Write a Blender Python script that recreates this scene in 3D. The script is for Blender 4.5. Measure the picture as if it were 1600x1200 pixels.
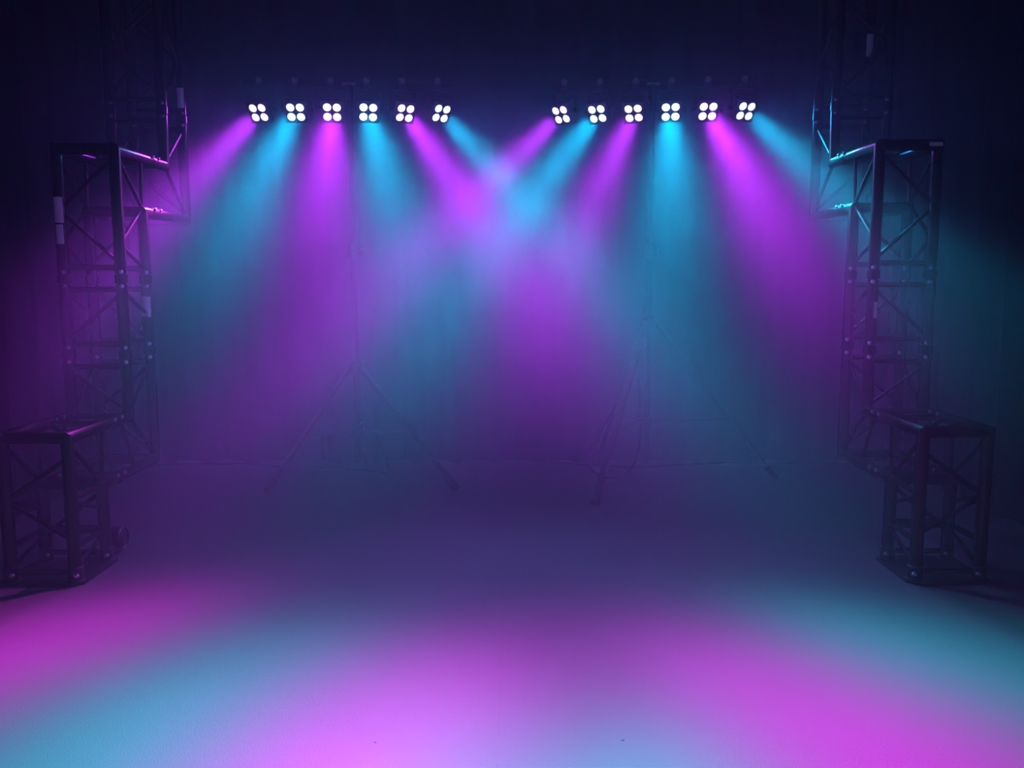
import bpy, bmesh, math, random
from mathutils import Vector, Matrix

for o in list(bpy.data.objects):
    bpy.data.objects.remove(o, do_unlink=True)
SC = bpy.context.scene
COL = SC.collection
R = random.Random(7)

# ------------------------------------------------------------------ camera
cam = bpy.data.cameras.new('camera')
cam.sensor_width = 36.0
cam.lens = 36.0 * 1300 / 1600
cam.clip_start = 0.02
cam.clip_end = 60
cam_o = bpy.data.objects.new('camera', cam)
COL.objects.link(cam_o)
cam_o.location = (0, 0, 1.16)
cam_o.rotation_euler = (math.pi / 2 - math.atan(155 / 1300), 0, 0)
SC.camera = cam_o

# ------------------------------------------------------------------ world: dark room filled with even stage haze
HAZE_NEAR, HAZE_FAR = 0.006, 0.134      # thin in front, a thick bank over the stage, thinner again at the back
HAZE_Y0, HAZE_Y1, HAZE_Y2, HAZE_Y3, HAZE_BACK = 2.4, 3.55, 3.6, 4.9, 0.62
HAZE_G = 0.22
w = bpy.data.worlds.new('world')
SC.world = w
w.use_nodes = True
nt = w.node_tree
nt.nodes.clear()
wo = nt.nodes.new('ShaderNodeOutputWorld')
bg = nt.nodes.new('ShaderNodeBackground')
bg.inputs['Color'].default_value = (0.0, 0.0, 0.0, 1)
bg.inputs['Strength'].default_value = 0.0
nt.links.new(bg.outputs[0], wo.inputs['Surface'])
vs = nt.nodes.new('ShaderNodeVolumeScatter')
vs.inputs['Color'].default_value = (0.58, 0.77, 1.0, 1)
gp = nt.nodes.new('ShaderNodeNewGeometry')
sx = nt.nodes.new('ShaderNodeSeparateXYZ')
nt.links.new(gp.outputs['Position'], sx.inputs[0])
mr = nt.nodes.new('ShaderNodeMapRange')
mr.interpolation_type = 'SMOOTHSTEP'
mr.inputs['From Min'].default_value = HAZE_Y0
mr.inputs['From Max'].default_value = HAZE_Y1
mr.inputs['To Min'].default_value = HAZE_NEAR
mr.inputs['To Max'].default_value = HAZE_FAR
nt.links.new(sx.outputs['Y'], mr.inputs['Value'])
m2 = nt.nodes.new('ShaderNodeMapRange')
m2.interpolation_type = 'SMOOTHSTEP'
m2.inputs['From Min'].default_value = HAZE_Y2
m2.inputs['From Max'].default_value = HAZE_Y3
m2.inputs['To Min'].default_value = 1.0
m2.inputs['To Max'].default_value = HAZE_BACK
nt.links.new(sx.outputs['Y'], m2.inputs['Value'])
mu = nt.nodes.new('ShaderNodeMath')
mu.operation = 'MULTIPLY'
nt.links.new(mr.outputs[0], mu.inputs[0])
nt.links.new(m2.outputs[0], mu.inputs[1])
nt.links.new(mu.outputs[0], vs.inputs['Density'])
w.cycles.volume_sampling = 'MULTIPLE_IMPORTANCE'
nt.links.new(vs.outputs[0], wo.inputs['Volume'])

SC.view_settings.view_transform = 'Standard'
SC.view_settings.look = 'None'
SC.view_settings.gamma = 1.0
SC.view_settings.use_curve_mapping = False
SC.view_settings.exposure = 0.0
cy = SC.cycles
cy.use_denoising = True
cy.max_bounces = 3
cy.diffuse_bounces = 1
cy.glossy_bounces = 2
cy.volume_bounces = 1
cy.sample_clamp_indirect = 3.0
cy.volume_max_steps = 8
cy.use_light_tree = True
cy.caustics_reflective = False
cy.caustics_refractive = False

# stage lamp colours and strengths (used by the lamp builder below)
MAG = (0.78, 0.03, 1.0)
CYA = (0.0, 0.485, 0.72)
SPILL_MAG = (0.46, 0.03, 1.0)     # the blue chips spill widest
SPILL_CYA = (0.0, 0.33, 0.95)
BEAM_W = 3200.0
BEAM_DEG = 40.0
CORE_X, SKIRT_X, SKIRT = 0.0054, 0.020, 0.055   # width of the hot core and of the soft skirt (1 - cos), share of the skirt
FIELD_W = 36.0
FIELD_DEG = 88.0


# ------------------------------------------------------------------ materials
def mat(name, col, rough=0.5, metal=0.0, noise=0.0, nscale=30.0, bump=0.0, bscale=200.0, spec=0.5, coat=0.0):
    m = bpy.data.materials.new(name)
    m.use_nodes = True
    t = m.node_tree
    b = t.nodes['Principled BSDF']
    b.inputs['Base Color'].default_value = (*col, 1)
    b.inputs['Roughness'].default_value = rough
    b.inputs['Metallic'].default_value = metal
    b.inputs['Specular IOR Level'].default_value = spec
    b.inputs['Coat Weight'].default_value = coat
    tc = t.nodes.new('ShaderNodeTexCoord')
    if noise > 0:
        n = t.nodes.new('ShaderNodeTexNoise')
        n.inputs['Scale'].default_value = nscale
        n.inputs['Detail'].default_value = 5
        t.links.new(tc.outputs['Object'], n.inputs['Vector'])
        mr = t.nodes.new('ShaderNodeMapRange')
        mr.inputs['To Min'].default_value = 1 - noise
        mr.inputs['To Max'].default_value = 1 + noise
        t.links.new(n.outputs['Fac'], mr.inputs['Value'])
        mx = t.nodes.new('ShaderNodeMix')
        mx.data_type = 'RGBA'
        mx.blend_type = 'MULTIPLY'
        mx.inputs['Factor'].default_value = 1
        mx.inputs['A'].default_value = (*col, 1)
        t.links.new(mr.outputs[0], mx.inputs['B'])
        t.links.new(mx.outputs['Result'], b.inputs['Base Color'])
    if bump > 0:
        n2 = t.nodes.new('ShaderNodeTexNoise')
        n2.inputs['Scale'].default_value = bscale
        n2.inputs['Detail'].default_value = 3
        t.links.new(tc.outputs['Object'], n2.inputs['Vector'])
        bp = t.nodes.new('ShaderNodeBump')
        bp.inputs['Strength'].default_value = bump
        bp.inputs['Distance'].default_value = 0.002
        t.links.new(n2.outputs['Fac'], bp.inputs['Height'])
        t.links.new(bp.outputs[0], b.inputs['Normal'])
    return m


def floor_material():
    m = mat('pale_vinyl', (0.145, 0.143, 0.145), 0.55, 0, 0.10, 2.2, 0.35, 260.0, 0.4)
    t = m.node_tree
    b = t.nodes['Principled BSDF']
    src = b.inputs['Base Color'].links[0].from_socket
    tc = next(n for n in t.nodes if n.type == 'TEX_COORD')
    # dark specks of grit and small scuffs
    v = t.nodes.new('ShaderNodeTexVoronoi')
    v.inputs['Scale'].default_value = 4.6
    v.inputs['Randomness'].default_value = 1.0
    wn = t.nodes.new('ShaderNodeTexNoise')
    wn.inputs['Scale'].default_value = 60
    t.links.new(tc.outputs['Object'], wn.inputs['Vector'])
    va = t.nodes.new('ShaderNodeVectorMath')
    va.operation = 'MULTIPLY_ADD'
    va.inputs[1].default_value = (0.02, 0.02, 0.0)
    t.links.new(wn.outputs['Color'], va.inputs[0])
    t.links.new(tc.outputs['Object'], va.inputs[2])
    t.links.new(va.outputs[0], v.inputs['Vector'])
    r = t.nodes.new('ShaderNodeMapRange')
    r.inputs['From Min'].default_value = 0.016
    r.inputs['From Max'].default_value = 0.024
    r.inputs['To Min'].default_value = 0.22
    r.inputs['To Max'].default_value = 1.0
    t.links.new(v.outputs['Distance'], r.inputs['Value'])
    mx = t.nodes.new('ShaderNodeMix')
    mx.data_type = 'RGBA'
    mx.blend_type = 'MULTIPLY'
    mx.inputs['Factor'].default_value = 1
    t.links.new(src, mx.inputs['A'])
    t.links.new(r.outputs[0], mx.inputs['B'])
    t.links.new(mx.outputs['Result'], b.inputs['Base Color'])
    return m


def emit_mat(name, col, s):
    m = bpy.data.materials.new(name)
    m.use_nodes = True
    b = m.node_tree.nodes['Principled BSDF']
    b.inputs['Base Color'].default_value = (0.8, 0.8, 0.8, 1)
    b.inputs['Roughness'].default_value = 0.2
    b.inputs['Emission Color'].default_value = (*col, 1)
    b.inputs['Emission Strength'].default_value = s
    m.cycles.emission_sampling = 'NONE'
    return m


M = dict(
    floor=floor_material(),
    subfloor=mat('subfloor', (0.05, 0.05, 0.05), 0.9, 0, 0.2, 8),
    drape=mat('black_drape', (0.003, 0.003, 0.004), 0.95, 0, 0.3, 14, 0.3, 500, 0.02),
    ceiling=mat('black_ceiling', (0.012, 0.012, 0.014), 0.95, 0, 0.3, 5, 0, 1, 0.1),
    truss=mat('black_truss_paint', (0.013, 0.013, 0.014), 0.26, 0.0, 0.25, 60, 0.03, 300, 0.24),
    pin=mat('zinc_pin', (0.75, 0.75, 0.78), 0.22, 1.0, 0.1, 300),
    plate=mat('black_base_plate', (0.014, 0.014, 0.016), 0.55, 0.0, 0.3, 40, 0.1, 200),
    sticker=mat('white_sticker', (0.72, 0.72, 0.74), 0.6, 0, 0.06, 150),
    stand=mat('black_stand', (0.006, 0.006, 0.007), 0.65, 0.0, 0.25, 50, 0.05, 300, 0.2),
    rubber=mat('black_rubber', (0.012, 0.012, 0.012), 0.8, 0, 0.2, 80),
    lamp=mat('black_lamp_housing', (0.016, 0.016, 0.018), 0.4, 0.0, 0.2, 80),
    knob=mat('grey_knob', (0.16, 0.16, 0.17), 0.45, 0.0, 0.1, 200),
    steel=mat('grey_steel', (0.30, 0.30, 0.32), 0.35, 0.8, 0.1, 120),
    cable=mat('black_cable', (0.006, 0.006, 0.006), 0.7, 0, 0.2, 100, 0, 1, 0.15),
    lens_m=emit_mat('magenta_led_lens', (1.0, 0.80, 1.0), 1.7),
    lens_c=emit_mat('cyan_led_lens', (0.75, 1.0, 1.0), 1.7),
)


# ------------------------------------------------------------------ mesh helpers
def frame(d):
    d = Vector(d).normalized()
    a = Vector((0, 0, 1)) if abs(d.z) < 0.9 else Vector((1, 0, 0))
    u = d.cross(a).normalized()
    return u, u.cross(d).normalized(), d


def add_box(bm, c, s, rot=None, bevel=0.0):
    t = bmesh.new()
    bmesh.ops.create_cube(t, size=1)
    bmesh.ops.scale(t, vec=Vector(s), verts=t.verts)
    if bevel:
        bmesh.ops.bevel(t, geom=list(t.edges), offset=bevel, segments=2, affect='EDGES', profile=0.6)
    if rot is not None:
        bmesh.ops.rotate(t, cent=(0, 0, 0), matrix=rot, verts=t.verts)
    bmesh.ops.translate(t, vec=Vector(c), verts=t.verts)
    merge(bm, t)


def merge(bm, t):
    me = bpy.data.meshes.new('tmp')
    t.to_mesh(me)
    t.free()
    bm.from_mesh(me)
    bpy.data.meshes.remove(me)


def add_sweep(bm, pts, r, n=12, closed_ends=True):
    """tube along a polyline with mitred corners"""
    pts = [Vector(p) for p in pts]
    dirs = [(pts[i + 1] - pts[i]).normalized() for i in range(len(pts) - 1)]
    u, v, d = frame(dirs[0])
    rings = []
    for i, p in enumerate(pts):
        d0 = dirs[max(i - 1, 0)]
        d1 = dirs[min(i, len(dirs) - 1)]
        if i == 0 or i == len(pts) - 1:
            nrm = d1 if i == 0 else d0
        else:
            nrm = (d0 + d1).normalized()
        ring = []
        for k in range(n):
            a = 2 * math.pi * k / n
            q = pts[max(i - 1, 0)] + (u * math.cos(a) + v * math.sin(a)) * r
            # slide along d0 onto the mitre plane at p
            tt = (p - q).dot(nrm) / d0.dot(nrm)
            ring.append(bm.verts.new(q + d0 * tt))
        rings.append(ring)
        if 0 < i < len(pts) - 1:
            qn = d0.rotation_difference(d1)
            u, v = qn @ u, qn @ v
    for a, b in zip(rings, rings[1:]):
        for k in range(n):
            f = bm.faces.new((a[k], a[(k + 1) % n], b[(k + 1) % n], b[k]))
            f.smooth = True
    if closed_ends:
        bm.faces.new(rings[0][::-1])
        bm.faces.new(rings[-1])


def add_lathe(bm, p, d, prof, n=20):
    """prof = [(along, radius)...] turned round direction d from p; flat caps where radius is 0"""
    u, v, d = frame(d)
    p = Vector(p)
    rings = []
    for (h, r) in prof:
        if r <= 1e-6:
            rings.append([bm.verts.new(p + d * h)])
        else:
            rings.append([bm.verts.new(p + d * h + (u * math.cos(2 * math.pi * k / n) + v * math.sin(2 * math.pi * k / n)) * r) for k in range(n)])
    for a, b in zip(rings, rings[1:]):
        for k in range(n):
            k2 = (k + 1) % n
            if len(a) == 1 and len(b) == 1:
                continue
            if len(a) == 1:
                f = bm.faces.new((a[0], b[k2], b[k]))
            elif len(b) == 1:
                f = bm.faces.new((a[k], a[k2], b[0]))
            else:
                f = bm.faces.new((a[k], a[k2], b[k2], b[k]))
            f.smooth = True


def build(name, bm, material, parent=None, loc=None, sharp=0.6):
    bmesh.ops.recalc_face_normals(bm, faces=bm.faces)
    me = bpy.data.meshes.new(name)
    bm.to_mesh(me)
    bm.free()
    me.materials.append(material)
    try:
        me.set_sharp_from_angle(angle=sharp)
    except Exception:
        pass
    o = bpy.data.objects.new(name, me)
    COL.objects.link(o)
    if parent is not None:
        o.parent = parent
    if loc is not None:
        o.location = loc
    return o


def thing(name, label, cat, loc=(0, 0, 0), group=None):
    o = bpy.data.objects.new(name, None)
    o.empty_display_size = 0.1
    COL.objects.link(o)
    o.location = loc
    o['label'] = label
    o['category'] = cat
    if group:
        o['group'] = group
    return o


def tag(o, label, cat, group=None):
    o['label'] = label
    o['category'] = cat
    if group:
        o['group'] = group
    return o


# ------------------------------------------------------------------ the room
XW, YB, YF, ZC = 2.52, 5.47, -2.6, 3.40


def struct(o, label):
    o['kind'] = 'structure'
    o['label'] = label
    return o


bm = bmesh.new()
add_box(bm, (0, (YB + YF) / 2, -0.035), (2 * XW + 0.4, YB - YF + 0.4, 0.06))
floor = struct(build('floor', bm, M['subfloor']), 'pale grey stage floor laid with wide vinyl sheets')
SEAM = -0.035
for x0, x1 in ((-XW - 0.12, SEAM - 0.0002), (SEAM + 0.0002, XW + 0.12)):
    bm = bmesh.new()
    add_box(bm, ((x0 + x1) / 2, (YB + YF) / 2, -0.003), (x1 - x0, YB - YF + 0.2, 0.006))
    build('floor_sheet', bm, M['floor'], floor)


def drape(name, p0, p1, inward, label):
    """pleated cloth wall from p0 to p1 standing on the floor, solid behind"""
    p0, p1, inward = Vector(p0), Vector(p1), Vector(inward)
    L = (p1 - p0).length
    d = (p1 - p0) / L
    n = int(L / 0.035)
    ph = R.random() * 6
    bm = bmesh.new()
    grid = []
    zs = [0.0, 0.4, 1.0, 1.8, 2.6, ZC]
    for i in range(n + 1):
        s = i * L / n
        col = []
        for z in zs:
            amp = 0.030 + 0.012 * math.sin(z * 0.9 + s)
            a = amp * (math.sin(s * 23 + ph + 0.7 * math.sin(s * 3.1) + 0.10 * z) + 0.4 * math.sin(s * 47 + 1.3))
            col.append(bm.verts.new(p0 + d * s + inward * (0.05 + a) + Vector((0, 0, z))))
        grid.append(col)
    for i in range(n):
        for k in range(len(zs) - 1):
            f = bm.faces.new((grid[i][k], grid[i + 1][k], grid[i + 1][k + 1], grid[i][k + 1]))
            f.smooth = True
    # back board so that the wall has thickness
    c = (p0 + p1) / 2 - inward * 0.06 + Vector((0, 0, ZC / 2))
    ang = math.atan2(d.y, d.x)
    add_box(bm, c, (L + 0.2, 0.06, ZC), Matrix.Rotation(ang, 3, 'Z'))
    return struct(build(name, bm, M['drape'], sharp=1.2), label)


drape('wall_back', (-XW, YB, 0), (XW, YB, 0), (0, -1, 0), 'black pleated drape behind the light stands')
drape('wall_left', (-XW, YF, 0), (-XW, YB, 0), (1, 0, 0), 'black drape along the left side')
drape('wall_right', (XW, YF, 0), (XW, YB, 0), (-1, 0, 0), 'black drape along the right side')
drape('wall_front', (-XW, YF, 0), (XW, YF, 0), (0, 1, 0), 'black drape behind the camera')
bm = bmesh.new()
add_box(bm, (0, (YB + YF) / 2, ZC + 0.04), (2 * XW + 0.4, YB - YF + 0.4, 0.08))
struct(build('ceiling', bm, M['ceiling']), 'black ceiling lost in the dark')


# ------------------------------------------------------------------ truss structures on either side
def truss_side(label, sx, xi, xo, dy, dz, stickers):
    base = Vector(((xi + xo) / 2, 3.265 + dy, 0))
    t = thing('stage_truss', label, 'truss', base, 'stepped box trusses on either side')
    P = lambda x, y, z: Vector((x, y + dy, z + (dz if z > 0.1 else 0))) - base
    CR, BR = 0.0245, 0.0085

    # base plate with cut corners, four bolts
    bm = bmesh.new()
    x0, x1 = min(xi, xo) - 0.04, max(xi, xo) + 0.04
    y0, y1, c = 3.10, 3.43, 0.028
    prof = [(x0 + c, y0), (x1 - c, y0), (x1, y0 + c), (x1, y1 - c), (x1 - c, y1), (x0 + c, y1), (x0, y1 - c), (x0, y0 + c)]
    lo = [bm.verts.new(P(x, y, 0.0)) for x, y in prof]
    hi = [bm.verts.new(P(x, y, 0.012)) for x, y in prof]
    bm.faces.new(lo[::-1])
    bm.faces.new(hi)
    for k in range(8):
        bm.faces.new((lo[k], lo[(k + 1) % 8], hi[(k + 1) % 8], hi[k]))
    plate = build('base_plate', bm, M['plate'], t)

    def bolt(p, d, parent, r=0.0075):
        bm = bmesh.new()
        add_lathe(bm, p, d, [(-0.004, 0), (-0.004, r * 1.25), (0.003, r * 1.25), (0.003, r), (0.009, r), (0.012, r * 0.6), (0.0125, 0)], 10)
        build('bolt', bm, M['pin'], parent)

    def chord(pts):
        bm = bmesh.new()
        add_sweep(bm, [P(*p) for p in pts], CR, 16)
        return build('chord', bm, M['truss'], t)

    def brace(a, b, r=BR):
        bm = bmesh.new()
        add_sweep(bm, [P(*a), P(*b)], r, 8)
        return build('brace', bm, M['truss'], t)

    def coupler(x, y, z, d):
        """conical coupler between two chords along d, with a pin through each end"""
        d = Vector(d)
        bm = bmesh.new()
        add_lathe(bm, P(x, y, z), d, [(-0.034, 0), (-0.034, 0.017), (-0.020, 0.021), (-0.019, 0.027), (0.019, 0.027), (0.020, 0.021), (0.034, 0.017), (0.034, 0)], 16)
        c = build('coupler', bm, M['truss'], t)
        side = Vector((-0.45 * sx, -0.89, 0)) if abs(d.z) > 0.5 else Vector((-0.8 * sx, 0, 0.6))
        side.normalize()
        for s in (-0.031, 0.031):
            bolt(P(x, y, z) + d * s + side * (CR - 0.001), side, c)
        return c

    ya, yb = 3.14, 3.385          # near leg
    yc, yd = 3.66, 3.905          # middle riser
    ye, yf = 4.18, 4.425          # rear riser
    z1, z2, z3, z4 = 0.335, 0.578, 1.495, 1.738
    for x in (xi, xo):
        chord([(x, ya, 0.012), (x, ya, z2), (x, 3.49, z2)])
        chord([(x, yb, 0.012), (x, yb, z1), (x, 3.49, z1)])
        coupler(x, 3.515, z2, (0, 1, 0))
        coupler(x, 3.515, z1, (0, 1, 0))
        chord([(x, 3.54, z1), (x, yd, z1), (x, yd, 0.83)])
        chord([(x, 3.54, z2), (x, yc, z2), (x, yc, 0.83)])
        for y in (yc, yd):
            coupler(x, y, 0.855, (0, 0, 1))
            chord([(x, y, 0.88), (x, y, 1.16)])
            coupler(x, y, 1.185, (0, 0, 1))
        chord([(x, yc, 1.21), (x, yc, z4), (x, 4.00, z4)])
        chord([(x, yd, 1.21), (x, yd, z3), (x, 4.00, z3)])
        coupler(x, 4.025, z4, (0, 1, 0))
        coupler(x, 4.025, z3, (0, 1, 0))
        chord([(x, 4.05, z3), (x, yf, z3), (x, yf, 1.98)])
        chord([(x, 4.05, z4), (x, ye, z4), (x, ye, 1.98)])
        for y in (ye, yf):
            coupler(x, y, 2.005, (0, 0, 1))
            chord([(x, y, 2.03), (x, y, ZC - dz - 0.002)])
        # lacing in the side faces
        brace((x, ya, 0.145), (x, yb, 0.145), 0.012); brace((x, ya, 0.06), (x, yb, 0.13)); brace((x, ya, z1), (x, yb, z1), 0.012); brace((x, ya, z1 - 0.01), (x, yb, 0.235))
        brace((x, ya, z2 - 0.02), (x, yb, z1 + 0.01)); brace((x, yb, z1), (x, yb + 0.02, z2))
        brace((x, yc, z2), (x, yd, z1 + 0.02)); brace((x, yc, z2 + 0.01), (x, yd, 0.80)); brace((x, 3.57, z2), (x, yc + 0.03, z1))
        brace((x, yc, 0.90), (x, yd, 1.02)); brace((x, yd, 1.02), (x, yc, 1.14))
        brace((x, yc, 1.335), (x, yd - 0.01, z3 + 0.01)); brace((x, yd - 0.01, z3), (x, yd + 0.01, z4))
        brace((x, yc, 1.335), (x, yd, 1.23)); brace((x, yc + 0.01, z4 - 0.02), (x, yd, z3 + 0.01))
        brace((x, ye, z4), (x, yf, z3 + 0.02)); brace((x, ye, z4 + 0.01), (x, yf, 1.95))
        z = 2.06
        k = 0
        while z < ZC - 0.26:
            a, b = (ye, yf) if k % 2 == 0 else (yf, ye)
            brace((x, a, z), (x, b, z + 0.21))
            z += 0.21
            k += 1
    # cross tubes between the inner and the outer chords
    for (y, z, r) in ((yb, 0.145, 0.019), (ya, 0.045, 0.012), (yb, 0.045, 0.012), (ya, z2, CR), (yb, z1, CR), (yc, z2, 0.0125), (yd, z1, CR), (3.47, z2, 0.012),
                      (3.47, z1, 0.012), (3.57, z1, 0.012), (yc, 0.80, 0.012), (yd, 0.80, 0.012), (yc, 0.90, 0.012), (yd, 0.90, 0.012), (yc, 1.14, 0.012), (yd, 1.14, 0.012),
                      (yc, 1.235, 0.012), (yd, 1.235, 0.012), (yc, z4, CR), (yd, z3, CR), (3.975, z4, 0.012), (3.975, z3, 0.012), (ye, z4, 0.0125),
                      (yf, z3, CR), (4.08, z4, 0.012), (4.08, z3, 0.012), (ye, 1.955, 0.012), (yf, 1.955, 0.012), (ye, 2.055, 0.012), (yf, 2.055, 0.012)):
        bm = bmesh.new()
        add_sweep(bm, [P(xi, y, z), P(xo, y, z)], r, 12)
        build('cross_tube', bm, M['truss'], t)
    # lacing in the front, back and top faces
    brace((xi, ya, 0.17), (xo, ya, 0.33)); brace((xo, ya, 0.33), (xi, ya, 0.50))
    brace((xi, yb, 0.31), (xo, yb, 0.12))
    brace((xi, ya + 0.02, z2), (xo, 3.45, z2)); brace((xo, yb + 0.01, z1), (xi, 3.47, z1))
    brace((xi, yd, 0.36), (xo, yd, 0.58)); brace((xo, yd, 0.58), (xi, yd, 0.79)); brace((xi, yc, 0.60), (xo, yc, 0.79))
    brace((xo, yc, 0.91), (xi, yc, 1.13)); brace((xi, yd, 0.91), (xo, yd, 1.13))
    brace((xi, yc, 1.25), (xo, yc, 1.48)); brace((xo, yc, 1.48), (xi, yc, 1.71)); brace((xo, yd, 1.25), (xi, yd, 1.48))
    brace((xo, yc + 0.02, z4), (xi, 3.97, z4))
    brace((xi, yf, 1.52), (xo, yf, 1.74)); brace((xo, yf, 1.74), (xi, yf, 1.94))
    z = 2.07
    k = 0
    while z < ZC - 0.26:
        a, b = (xi, xo) if k % 2 == 0 else (xo, xi)
        brace((a, ye, z), (b, ye, z + 0.22)); brace((b, yf, z), (a, yf, z + 0.22))
        z += 0.22
        k += 1
    # sleeves and bolts on the base plate
    for x in (xi, xo):
        for y in (ya, yb):
            bm = bmesh.new()
            add_lathe(bm, P(x, y, 0.011), (0, 0, 1), [(0, 0), (0, 0.034), (0.006, 0.034), (0.008, 0.030), (0.055, 0.030), (0.058, 0.0248)], 16)
            build('sleeve', bm, M['plate'], t)
            sd = Vector((-0.55 * sx, -0.83, 0)).normalized()
            bolt(P(x, y, 0.040) + sd * 0.029, sd, plate, 0.008)
    # paper stickers wrapped on tubes: (x, y, z0, z1, half angle, facing dx, dy)
    for (x, y, za, zb, ha, fx, fy) in stickers:
        bm = bmesh.new()
        a0 = math.atan2(fy, fx)
        rows = []
        for z in (za, zb):
            for rr in (CR + 0.0004, CR + 0.0012):
                rows.append([bm.verts.new(P(x, y, z) + Vector((math.cos(a0 + ha * q / 4) * rr, math.sin(a0 + ha * q / 4) * rr, 0))) for q in range(-4, 5)])
        for q in range(8):
            bm.faces.new((rows[1][q], rows[1][q + 1], rows[3][q + 1], rows[3][q]))
            bm.faces.new((rows[0][q], rows[2][q], rows[2][q + 1], rows[0][q + 1]))
            bm.faces.new((rows[2][q], rows[3][q], rows[3][q + 1], rows[2][q + 1]))
            bm.faces.new((rows[0][q], rows[0][q + 1], rows[1][q + 1], rows[1][q]))
        for q in (0, 8):
            bm.faces.new((rows[0][q], rows[1][q], rows[3][q], rows[2][q]))
        s = build('sticker', bm, M['sticker'], t, sharp=1.2)
        s['label'] = 'white paper sticker on a black tube'
    return t


XLI, XLO, XRI, XRO = -1.705, -1.955, 1.585, 1.835
left_truss = truss_side('stepped black box truss on the left beside the magenta beam', -1, XLI, XLO, 0.0, 0.0,
                        [(XLO, 3.66, 1.425, 1.535, 0.75, 0.25, -1), (XLO, 3.66, 1.335, 1.418, 0.62, 0.25, -1), (XLI, 3.905, 1.01, 1.105, 0.8, 0.2, -1),
                         (XLI, 4.425, 2.06, 2.16, 0.7, 0.3, -1)])
right_truss = truss_side('stepped black box truss on the right under the cyan beam', 1, XRI, XRO, 0.02, 0.02,
                         [(XRI, 3.66, 0.995, 1.065, 0.35, 0.30, -1), (XRO, 4.425, 2.30, 2.41, 0.7, -0.3, -1)])
# flat sticker on the top cross tube of the right truss
bm = bmesh.new()
add_box(bm, (0, 0, 0), (0.058, 0.0012, 0.016))
s = build('sticker', bm, M['sticker'], right_truss, loc=Vector((1.815, 3.66 + 0.02 - 0.0252, 1.738 + 0.02)) - right_truss.location)
s['label'] = 'white paper sticker on a black tube'


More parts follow.
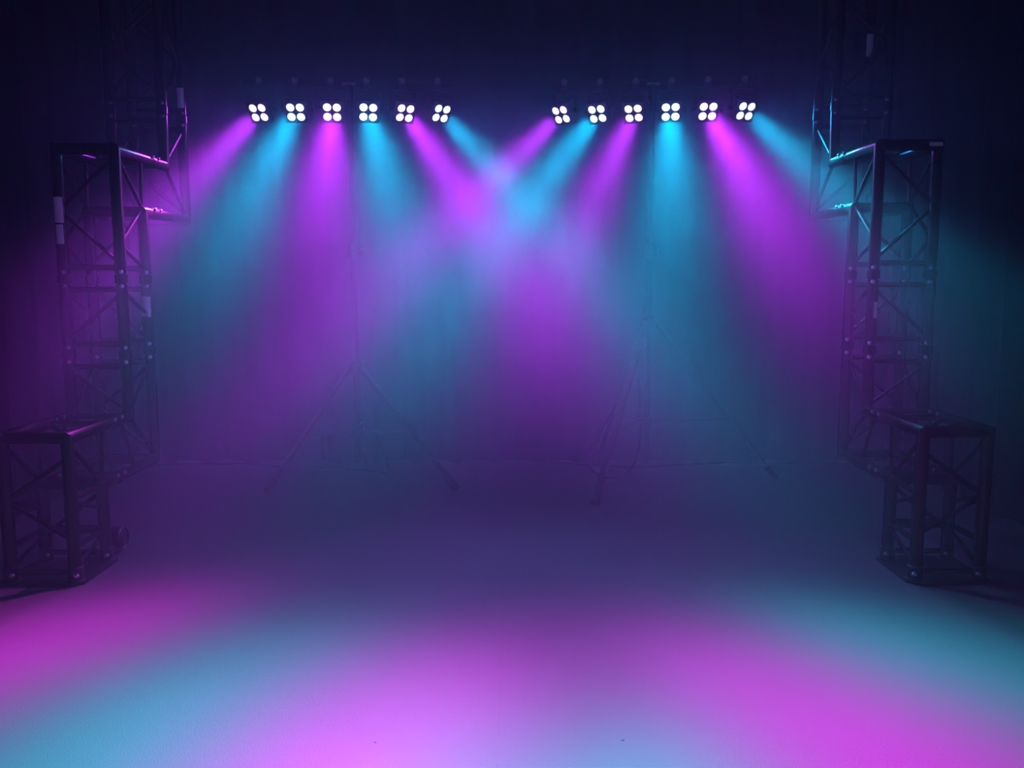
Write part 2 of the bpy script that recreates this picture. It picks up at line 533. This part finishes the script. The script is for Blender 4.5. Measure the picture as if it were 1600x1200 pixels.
# ------------------------------------------------------------------ tripod stands with T-bars
def light_stand(label, loc, bar_rot, bar_z, bar_half, hub_z, collar_z, feet):
    t = thing('light_stand', label, 'light stand', loc, 'tripod stands carrying the light bars')
    # pole of two telescoping sections
    bm = bmesh.new()
    add_lathe(bm, (0, 0, 0.12), (0, 0, 1), [(0, 0), (0, 0.0175), (1.25, 0.0175), (1.25, 0)], 16)
    build('pole', bm, M['stand'], t)
    bm = bmesh.new()
    add_lathe(bm, (0, 0, 1.30), (0, 0, 1), [(0, 0), (0, 0.0140), (bar_z - 1.30, 0.0140), (bar_z - 1.30, 0)], 16)
    build('inner_pole', bm, M['stand'], t)
    bm = bmesh.new()
    add_lathe(bm, (0, 0, 1.31), (0, 0, 1), [(0, 0), (0, 0.026), (0.08, 0.026), (0.09, 0.018), (0.09, 0)], 16)
    cl = build('pole_clamp', bm, M['rubber'], t)
    bm = bmesh.new()
    add_lathe(bm, (0.024, 0, 1.35), (1, 0, 0), [(0, 0), (0, 0.008), (0.02, 0.008), (0.022, 0.020), (0.042, 0.020), (0.044, 0)], 12)
    build('knob', bm, M['rubber'], cl)
    # leg hub (upper) and brace collar (lower)
    bm = bmesh.new()
    add_lathe(bm, (0, 0, hub_z - 0.03), (0, 0, 1), [(0, 0), (0, 0.040), (0.05, 0.040), (0.07, 0.022), (0.07, 0)], 18)
    build('hub', bm, M['stand'], t)
    bm = bmesh.new()
    add_lathe(bm, (0, 0, collar_z - 0.02), (0, 0, 1), [(0, 0), (0, 0.034), (0.04, 0.034), (0.04, 0)], 18)
    build('collar', bm, M['stand'], t)
    for (fx, fy) in feet:
        f = Vector((fx, fy, 0.022))
        h = Vector((fx, fy, 0)).normalized() * 0.035 + Vector((0, 0, hub_z))
        d = (f - h)
        L = d.length
        dn = d.normalized()
        side = dn.cross(Vector((0, 0, 1))).normalized()
        up = side.cross(dn)
        rot = Matrix((side, dn, up)).transposed()
        bm = bmesh.new()
        add_box(bm, (h + f) / 2, (0.036, L, 0.020), rot, 0.004)
        leg = build('leg', bm, M['stand'], t)
        bm = bmesh.new()
        add_box(bm, f - dn * 0.035 + Vector((0, 0, 0.004)), (0.046, 0.10, 0.032), rot, 0.008)
        o = build('rubber_foot', bm, M['rubber'], leg)
        lowest = min(v.co.z for v in o.data.vertices)
        for v in o.data.vertices:
            v.co.z -= lowest
        # brace from the collar to the leg at about 40 per cent of its height
        k = 1 - collar_z / hub_z
        k = min(max(k, 0.3), 0.72)
        q = h + d * k
        c = Vector((fx, fy, 0)).normalized() * 0.03 + Vector((0, 0, collar_z))
        bm = bmesh.new()
        dd = (q - c)
        sd = dd.cross(Vector((0, 0, 1))).normalized()
        rot2 = Matrix((sd, dd.normalized(), sd.cross(dd.normalized()))).transposed()
        add_box(bm, (q + c) / 2, (0.018, dd.length, 0.012), rot2, 0.002)
        build('leg_brace', bm, M['stand'], t)
    # T-bar with end caps and a bracket in the middle
    rz = Matrix.Rotation(bar_rot, 3, 'Z')
    ex = rz @ Vector((1, 0, 0))
    bm = bmesh.new()
    add_box(bm, (0, 0, bar_z), (2 * bar_half, 0.035, 0.035), rz, 0.003)
    bar = build('cross_bar', bm, M['stand'], t)
    for s_ in (-1, 1):
        bm = bmesh.new()
        add_box(bm, Vector((0, 0, bar_z)) + ex * s_ * (bar_half + 0.004), (0.012, 0.039, 0.039), rz, 0.003)
        build('end_cap', bm, M['rubber'], bar)
    bm = bmesh.new()
    add_box(bm, Vector((0, 0, bar_z - 0.012)) + rz @ Vector((0, -0.022, 0)), (0.075, 0.006, 0.014), rz, 0.001)
    b = build('bracket', bm, M['steel'], t)
    b['label'] = 'grey steel bracket in the middle of the bar'
    bm = bmesh.new()
    add_lathe(bm, (0, 0, bar_z - 0.10), (0, 0, 1), [(0, 0), (0, 0.022), (0.075, 0.022), (0.078, 0.030), (0.082, 0.030), (0.082, 0)], 16)
    build('socket', bm, M['stand'], t)
    return t


D = 4.85
left_loc = Vector((-0.915, D, 0))
right_loc = Vector((0.795, D, 0))
LBAR_Z, RBAR_Z = 2.291, 2.291
left_rot, right_rot = math.radians(0.8), math.radians(-5.0)
light_stand('black tripod stand carrying the left light bar', left_loc, left_rot, LBAR_Z, 0.58, 0.68, 0.30,
            [(-0.45, -0.31), (0.595, -0.24), (-0.05, 0.47)])
light_stand('black tripod stand carrying the right light bar', right_loc, right_rot, RBAR_Z, 0.58, 0.95, 0.36,
            [(-0.352, -0.53), (0.775, 0.026), (-0.25, 0.46)])


# ------------------------------------------------------------------ twelve four-lens stage lights
def beam_profile(l):
    """bell-shaped intensity across the beam: hot core and a soft skirt, as an LED lens throws it"""
    l.use_nodes = True
    t = l.node_tree
    em = next(n for n in t.nodes if n.type == 'EMISSION')
    tc = t.nodes.new('ShaderNodeTexCoord')
    sp = t.nodes.new('ShaderNodeSeparateXYZ')
    t.links.new(tc.outputs['Normal'], sp.inputs[0])

    def op(kind, a, b=None):
        n = t.nodes.new('ShaderNodeMath')
        n.operation = kind
        for k, v in enumerate((a, b)):
            if v is None:
                continue
            if isinstance(v, (int, float)):
                n.inputs[k].default_value = v
            else:
                t.links.new(v, n.inputs[k])
        return n.outputs[0]
    x = op('SUBTRACT', 1.0, op('ABSOLUTE', sp.outputs['Z']))
    core = op('EXPONENT', op('MULTIPLY', x, -1.0 / CORE_X))
    skirt = op('MULTIPLY', op('EXPONENT', op('MULTIPLY', x, -1.0 / SKIRT_X)), SKIRT)
    t.links.new(op('ADD', core, skirt), em.inputs['Strength'])


def stage_light(label, bar_loc, bar_z, bar_rot, s, pan, tilt, magenta, power):
    rz = Matrix.Rotation(bar_rot, 3, 'Z')
    top = Vector((bar_loc.x, bar_loc.y, bar_z)) + rz @ Vector((s, 0, 0))
    piv = top + Vector((0, 0, -0.151))
    t = thing('stage_light', label, 'stage light', piv, 'four-lens stage lights on the two bars')
    pn, tl = math.radians(pan), math.radians(tilt)
    aim = Vector((math.sin(pn) * math.cos(tl), -math.cos(pn) * math.cos(tl), -math.sin(tl)))
    right = aim.cross(Vector((0, 0, 1))).normalized()
    up = right.cross(aim).normalized()
    rot = Matrix((right, aim, up)).transposed()      # local x = right, y = aim, z = up
    W = lambda x, y, z: rot @ Vector((x, y, z))
    # housing: short rounded square can, tapering to a finned back
    bm = bmesh.new()
    add_box(bm, W(0, -0.005, 0), (0.122, 0.07, 0.122), rot, 0.012)
    add_box(bm, W(0, -0.05, 0), (0.100, 0.03, 0.100), rot, 0.008)
    hs = build('housing', bm, M['lamp'], t)
    for k in range(6):
        bm = bmesh.new()
        add_box(bm, W(-0.045 + k * 0.018, -0.068, 0), (0.004, 0.022, 0.092), rot, 0.0)
        build('cooling_fin', bm, M['lamp'], hs)
    # front bezel with four openings: a frame plate and four lens rings
    bm = bmesh.new()
    add_box(bm, W(0, 0.032, 0), (0.126, 0.010, 0.126), rot, 0.004)
    bz = build('bezel', bm, M['lamp'], t)
    for (lx, lz) in ((-1, -1), (1, -1), (-1, 1), (1, 1)):
        p = W(lx * 0.0265, 0.036, lz * 0.0265)
        bm = bmesh.new()
        add_lathe(bm, p, aim, [(0, 0.0255), (0.005, 0.0255), (0.006, 0.0228), (0.002, 0.0226)], 20)
        build('lens_ring', bm, M['lamp'], bz)
        bm = bmesh.new()
        add_lathe(bm, p, aim, [(0.001, 0.0226), (0.005, 0.0210), (0.0085, 0.016), (0.0105, 0.008), (0.011, 0)], 20)
        ln = build('lens', bm, M['lens_m' if magenta else 'lens_c'], t, sharp=1.5)
        ln['label'] = 'glowing %s lens' % ('magenta' if magenta else 'cyan')
    # yoke: U bracket from the pivots up to the clamp
    pr = Vector((right.x, right.y, 0)).normalized()
    bm = bmesh.new()
    hw = 0.074
    a = pr * hw
    rzy = Matrix.Rotation(math.atan2(pr.y, pr.x), 3, 'Z')
    for sgn in (-1, 1):
        add_box(bm, a * sgn + Vector((0, 0, 0.045)), (0.004, 0.024, 0.125), rzy)
    add_box(bm, Vector((0, 0, 0.108)), (2 * hw + 0.004, 0.024, 0.004), rzy)
    yk = build('yoke', bm, M['lamp'], t)
    for sgn in (-1, 1):
        bm = bmesh.new()
        add_lathe(bm, a * sgn, pr * sgn, [(-0.012, 0), (-0.012, 0.006), (0.003, 0.006), (0.003, 0.014), (0.014, 0.014), (0.016, 0)], 12)
        build('tilt_knob', bm, M['rubber'], yk)
    # clamp over the bar with its round knob facing the front
    bm = bmesh.new()
    add_box(bm, Vector((0, 0, 0.121)), (0.034, 0.046, 0.024), rz, 0.002)
    add_box(bm, rz @ Vector((0, -0.0215, 0.149)), (0.034, 0.006, 0.052), rz, 0.001)
    add_box(bm, rz @ Vector((0, 0.0215, 0.149)), (0.034, 0.006, 0.052), rz, 0.001)
    cp = build('clamp', bm, M['lamp'], t)
    bm = bmesh.new()
    fd = rz @ Vector((0, -1, 0))
    add_lathe(bm, rz @ Vector((0, -0.024, 0.152)), fd, [(0, 0), (0, 0.006), (0.010, 0.006), (0.010, 0.0165), (0.020, 0.0165), (0.0215, 0.0145), (0.0195, 0.010), (0.0195, 0)], 18)
    kn = build('knob', bm, M['knob'], cp)
    kn['label'] = 'round grey clamp knob'

    # the lamp's own light: a soft-edged beam and the weak wide spill of the lenses
    def spot(nm, watt, deg, blend, rad, fwd, shaped=False):
        l = bpy.data.lights.new(nm, 'SPOT')
        l.color = (MAG if magenta else CYA) if shaped else (SPILL_MAG if magenta else SPILL_CYA)
        l.energy = watt
        l.spot_size = math.radians(deg)
        l.spot_blend = blend
        l.shadow_soft_size = rad
        if shaped:
            beam_profile(l)
        o = bpy.data.objects.new(nm, l)
        COL.objects.link(o)
        o.parent = t
        o.location = aim * fwd
        o.rotation_euler = aim.to_track_quat('-Z', 'Y').to_euler()
    spot('beam', BEAM_W * power, BEAM_DEG, 0.8, 0.045, 0.06, True)
    spot('field', FIELD_W * power, FIELD_DEG, 1.0, 0.045, 0.06)
    return t


P12 = [
    # bar, place on the bar, pan, tilt (degrees), magenta?, power
    ('L', 0, -11.5, 34, True, 0.9, 'magenta four-lens light at the far left end of the left bar'),
    ('L', 1, 2.2, 30, False, 0.95, 'cyan four-lens light second from the left end of the left bar'),
    ('L', 2, 9.5, 28.7, True, 0.98, 'magenta four-lens light third from the left on the left bar, beam straight down'),
    ('L', 3, 14.2, 28.8, False, 0.85, 'cyan four-lens light fourth from the left on the left bar'),
    ('L', 4, 27.5, 34, True, 1.05, 'magenta four-lens light second from the right end of the left bar'),
    ('L', 5, 35.5, 35, False, 0.9, 'cyan four-lens light at the right end of the left bar'),
    ('R', 0, -38, 34.5, True, 0.95, 'magenta four-lens light at the left end of the right bar'),
    ('R', 1, -28, 33.5, False, 1.1, 'cyan four-lens light second from the left end of the right bar'),
    ('R', 2, -21.0, 34.5, True, 0.78, 'magenta four-lens light third from the left on the right bar'),
    ('R', 3, -10, 29, False, 1.0, 'cyan four-lens light on the right bar with the beam straight down'),
    ('R', 4, 0, 30, True, 1.15, 'magenta four-lens light second from the right end of the right bar'),
    ('R', 5, 15, 32.7, False, 0.9, 'cyan four-lens light at the far right end of the right bar'),
]
PITCH = 0.1995
for side, i, pan, tilt, mg, pw, lab in P12:
    loc, bz, br = (left_loc, LBAR_Z, left_rot) if side == 'L' else (right_loc, RBAR_Z, right_rot)
    stage_light(lab, loc, bz, br, (i - 2.5) * PITCH, pan, tilt, mg, pw)


# ------------------------------------------------------------------ cables and the small lamp on the floor
def smooth_path(pts, n=10):
    pts = [Vector(p) for p in pts]
    out = []
    q = [pts[0]] + pts + [pts[-1]]
    for i in range(1, len(q) - 2):
        for k in range(n):
            t = k / n
            a, b, c, d = q[i - 1], q[i], q[i + 1], q[i + 2]
            out.append(0.5 * ((2 * b) + (c - a) * t + (2 * a - 5 * b + 4 * c - d) * t * t + (3 * b - a - 3 * c + d) * t ** 3))
    out.append(pts[-1])
    return out


def cable(label, pts, r):
    base = Vector((pts[0][0], pts[0][1], 0))
    bm = bmesh.new()
    add_sweep(bm, [p - base for p in smooth_path(pts)], r, 8)
    return tag(build('power_cable', bm, M['cable'], loc=base, sharp=1.5), label, 'cable', 'cables around the light stands')


cable('thin black cable running along the floor behind the left tripod',
      [(-2.30, 5.28, 0.006), (-1.80, 5.30, 0.006), (-1.35, 5.18, 0.006), (-1.02, 5.14, 0.006), (-0.80, 5.04, 0.006), (-0.755, 4.97, 0.03), (-0.79, 4.92, 0.22), (-0.86, 4.88, 0.35)], 0.006)
cable('thin black cable running along the floor behind the right tripod',
      [(2.25, 5.32, 0.006), (1.75, 5.32, 0.006), (1.2, 5.30, 0.006), (0.85, 5.20, 0.006), (0.55, 5.24, 0.006), (0.30, 5.34, 0.006)], 0.006)
cable('loop of black cable hanging at the left leg of the right tripod',
      [(0.735, 4.80, 0.62), (0.745, 4.76, 0.30), (0.70, 4.72, 0.12), (0.60, 4.70, 0.055), (0.50, 4.70, 0.07), (0.43, 4.72, 0.16), (0.47, 4.72, 0.26), (0.60, 4.76, 0.46)], 0.006)

# small black lamp can lying on the floor by the left base plate
t = thing('floor_can_light', 'small black round lamp can on the floor behind the left truss leg', 'lamp can', (-1.738, 3.515, 0))
bm = bmesh.new()
add_lathe(bm, (-0.055, 0, 0.066), (1, 0, 0), [(0, 0), (0, 0.030), (0.015, 0.044), (0.075, 0.052), (0.100, 0.052), (0.106, 0.046), (0.098, 0.042), (0.096, 0)], 20)
can = build('can', bm, M['lamp'], t)
bm = bmesh.new()
add_lathe(bm, (0.041, 0, 0.066), (1, 0, 0), [(0, 0.041), (0.004, 0.03), (0.006, 0)], 20)
build('lens', bm, M['rubber'], can)
bm = bmesh.new()
add_box(bm, (0.01, 0, 0.006), (0.03, 0.124, 0.010), None, 0.002)
for sg in (-1, 1):
    add_box(bm, (0.01, sg * 0.060, 0.042), (0.026, 0.005, 0.075), None, 0.001)
build('yoke', bm, M['lamp'], t)
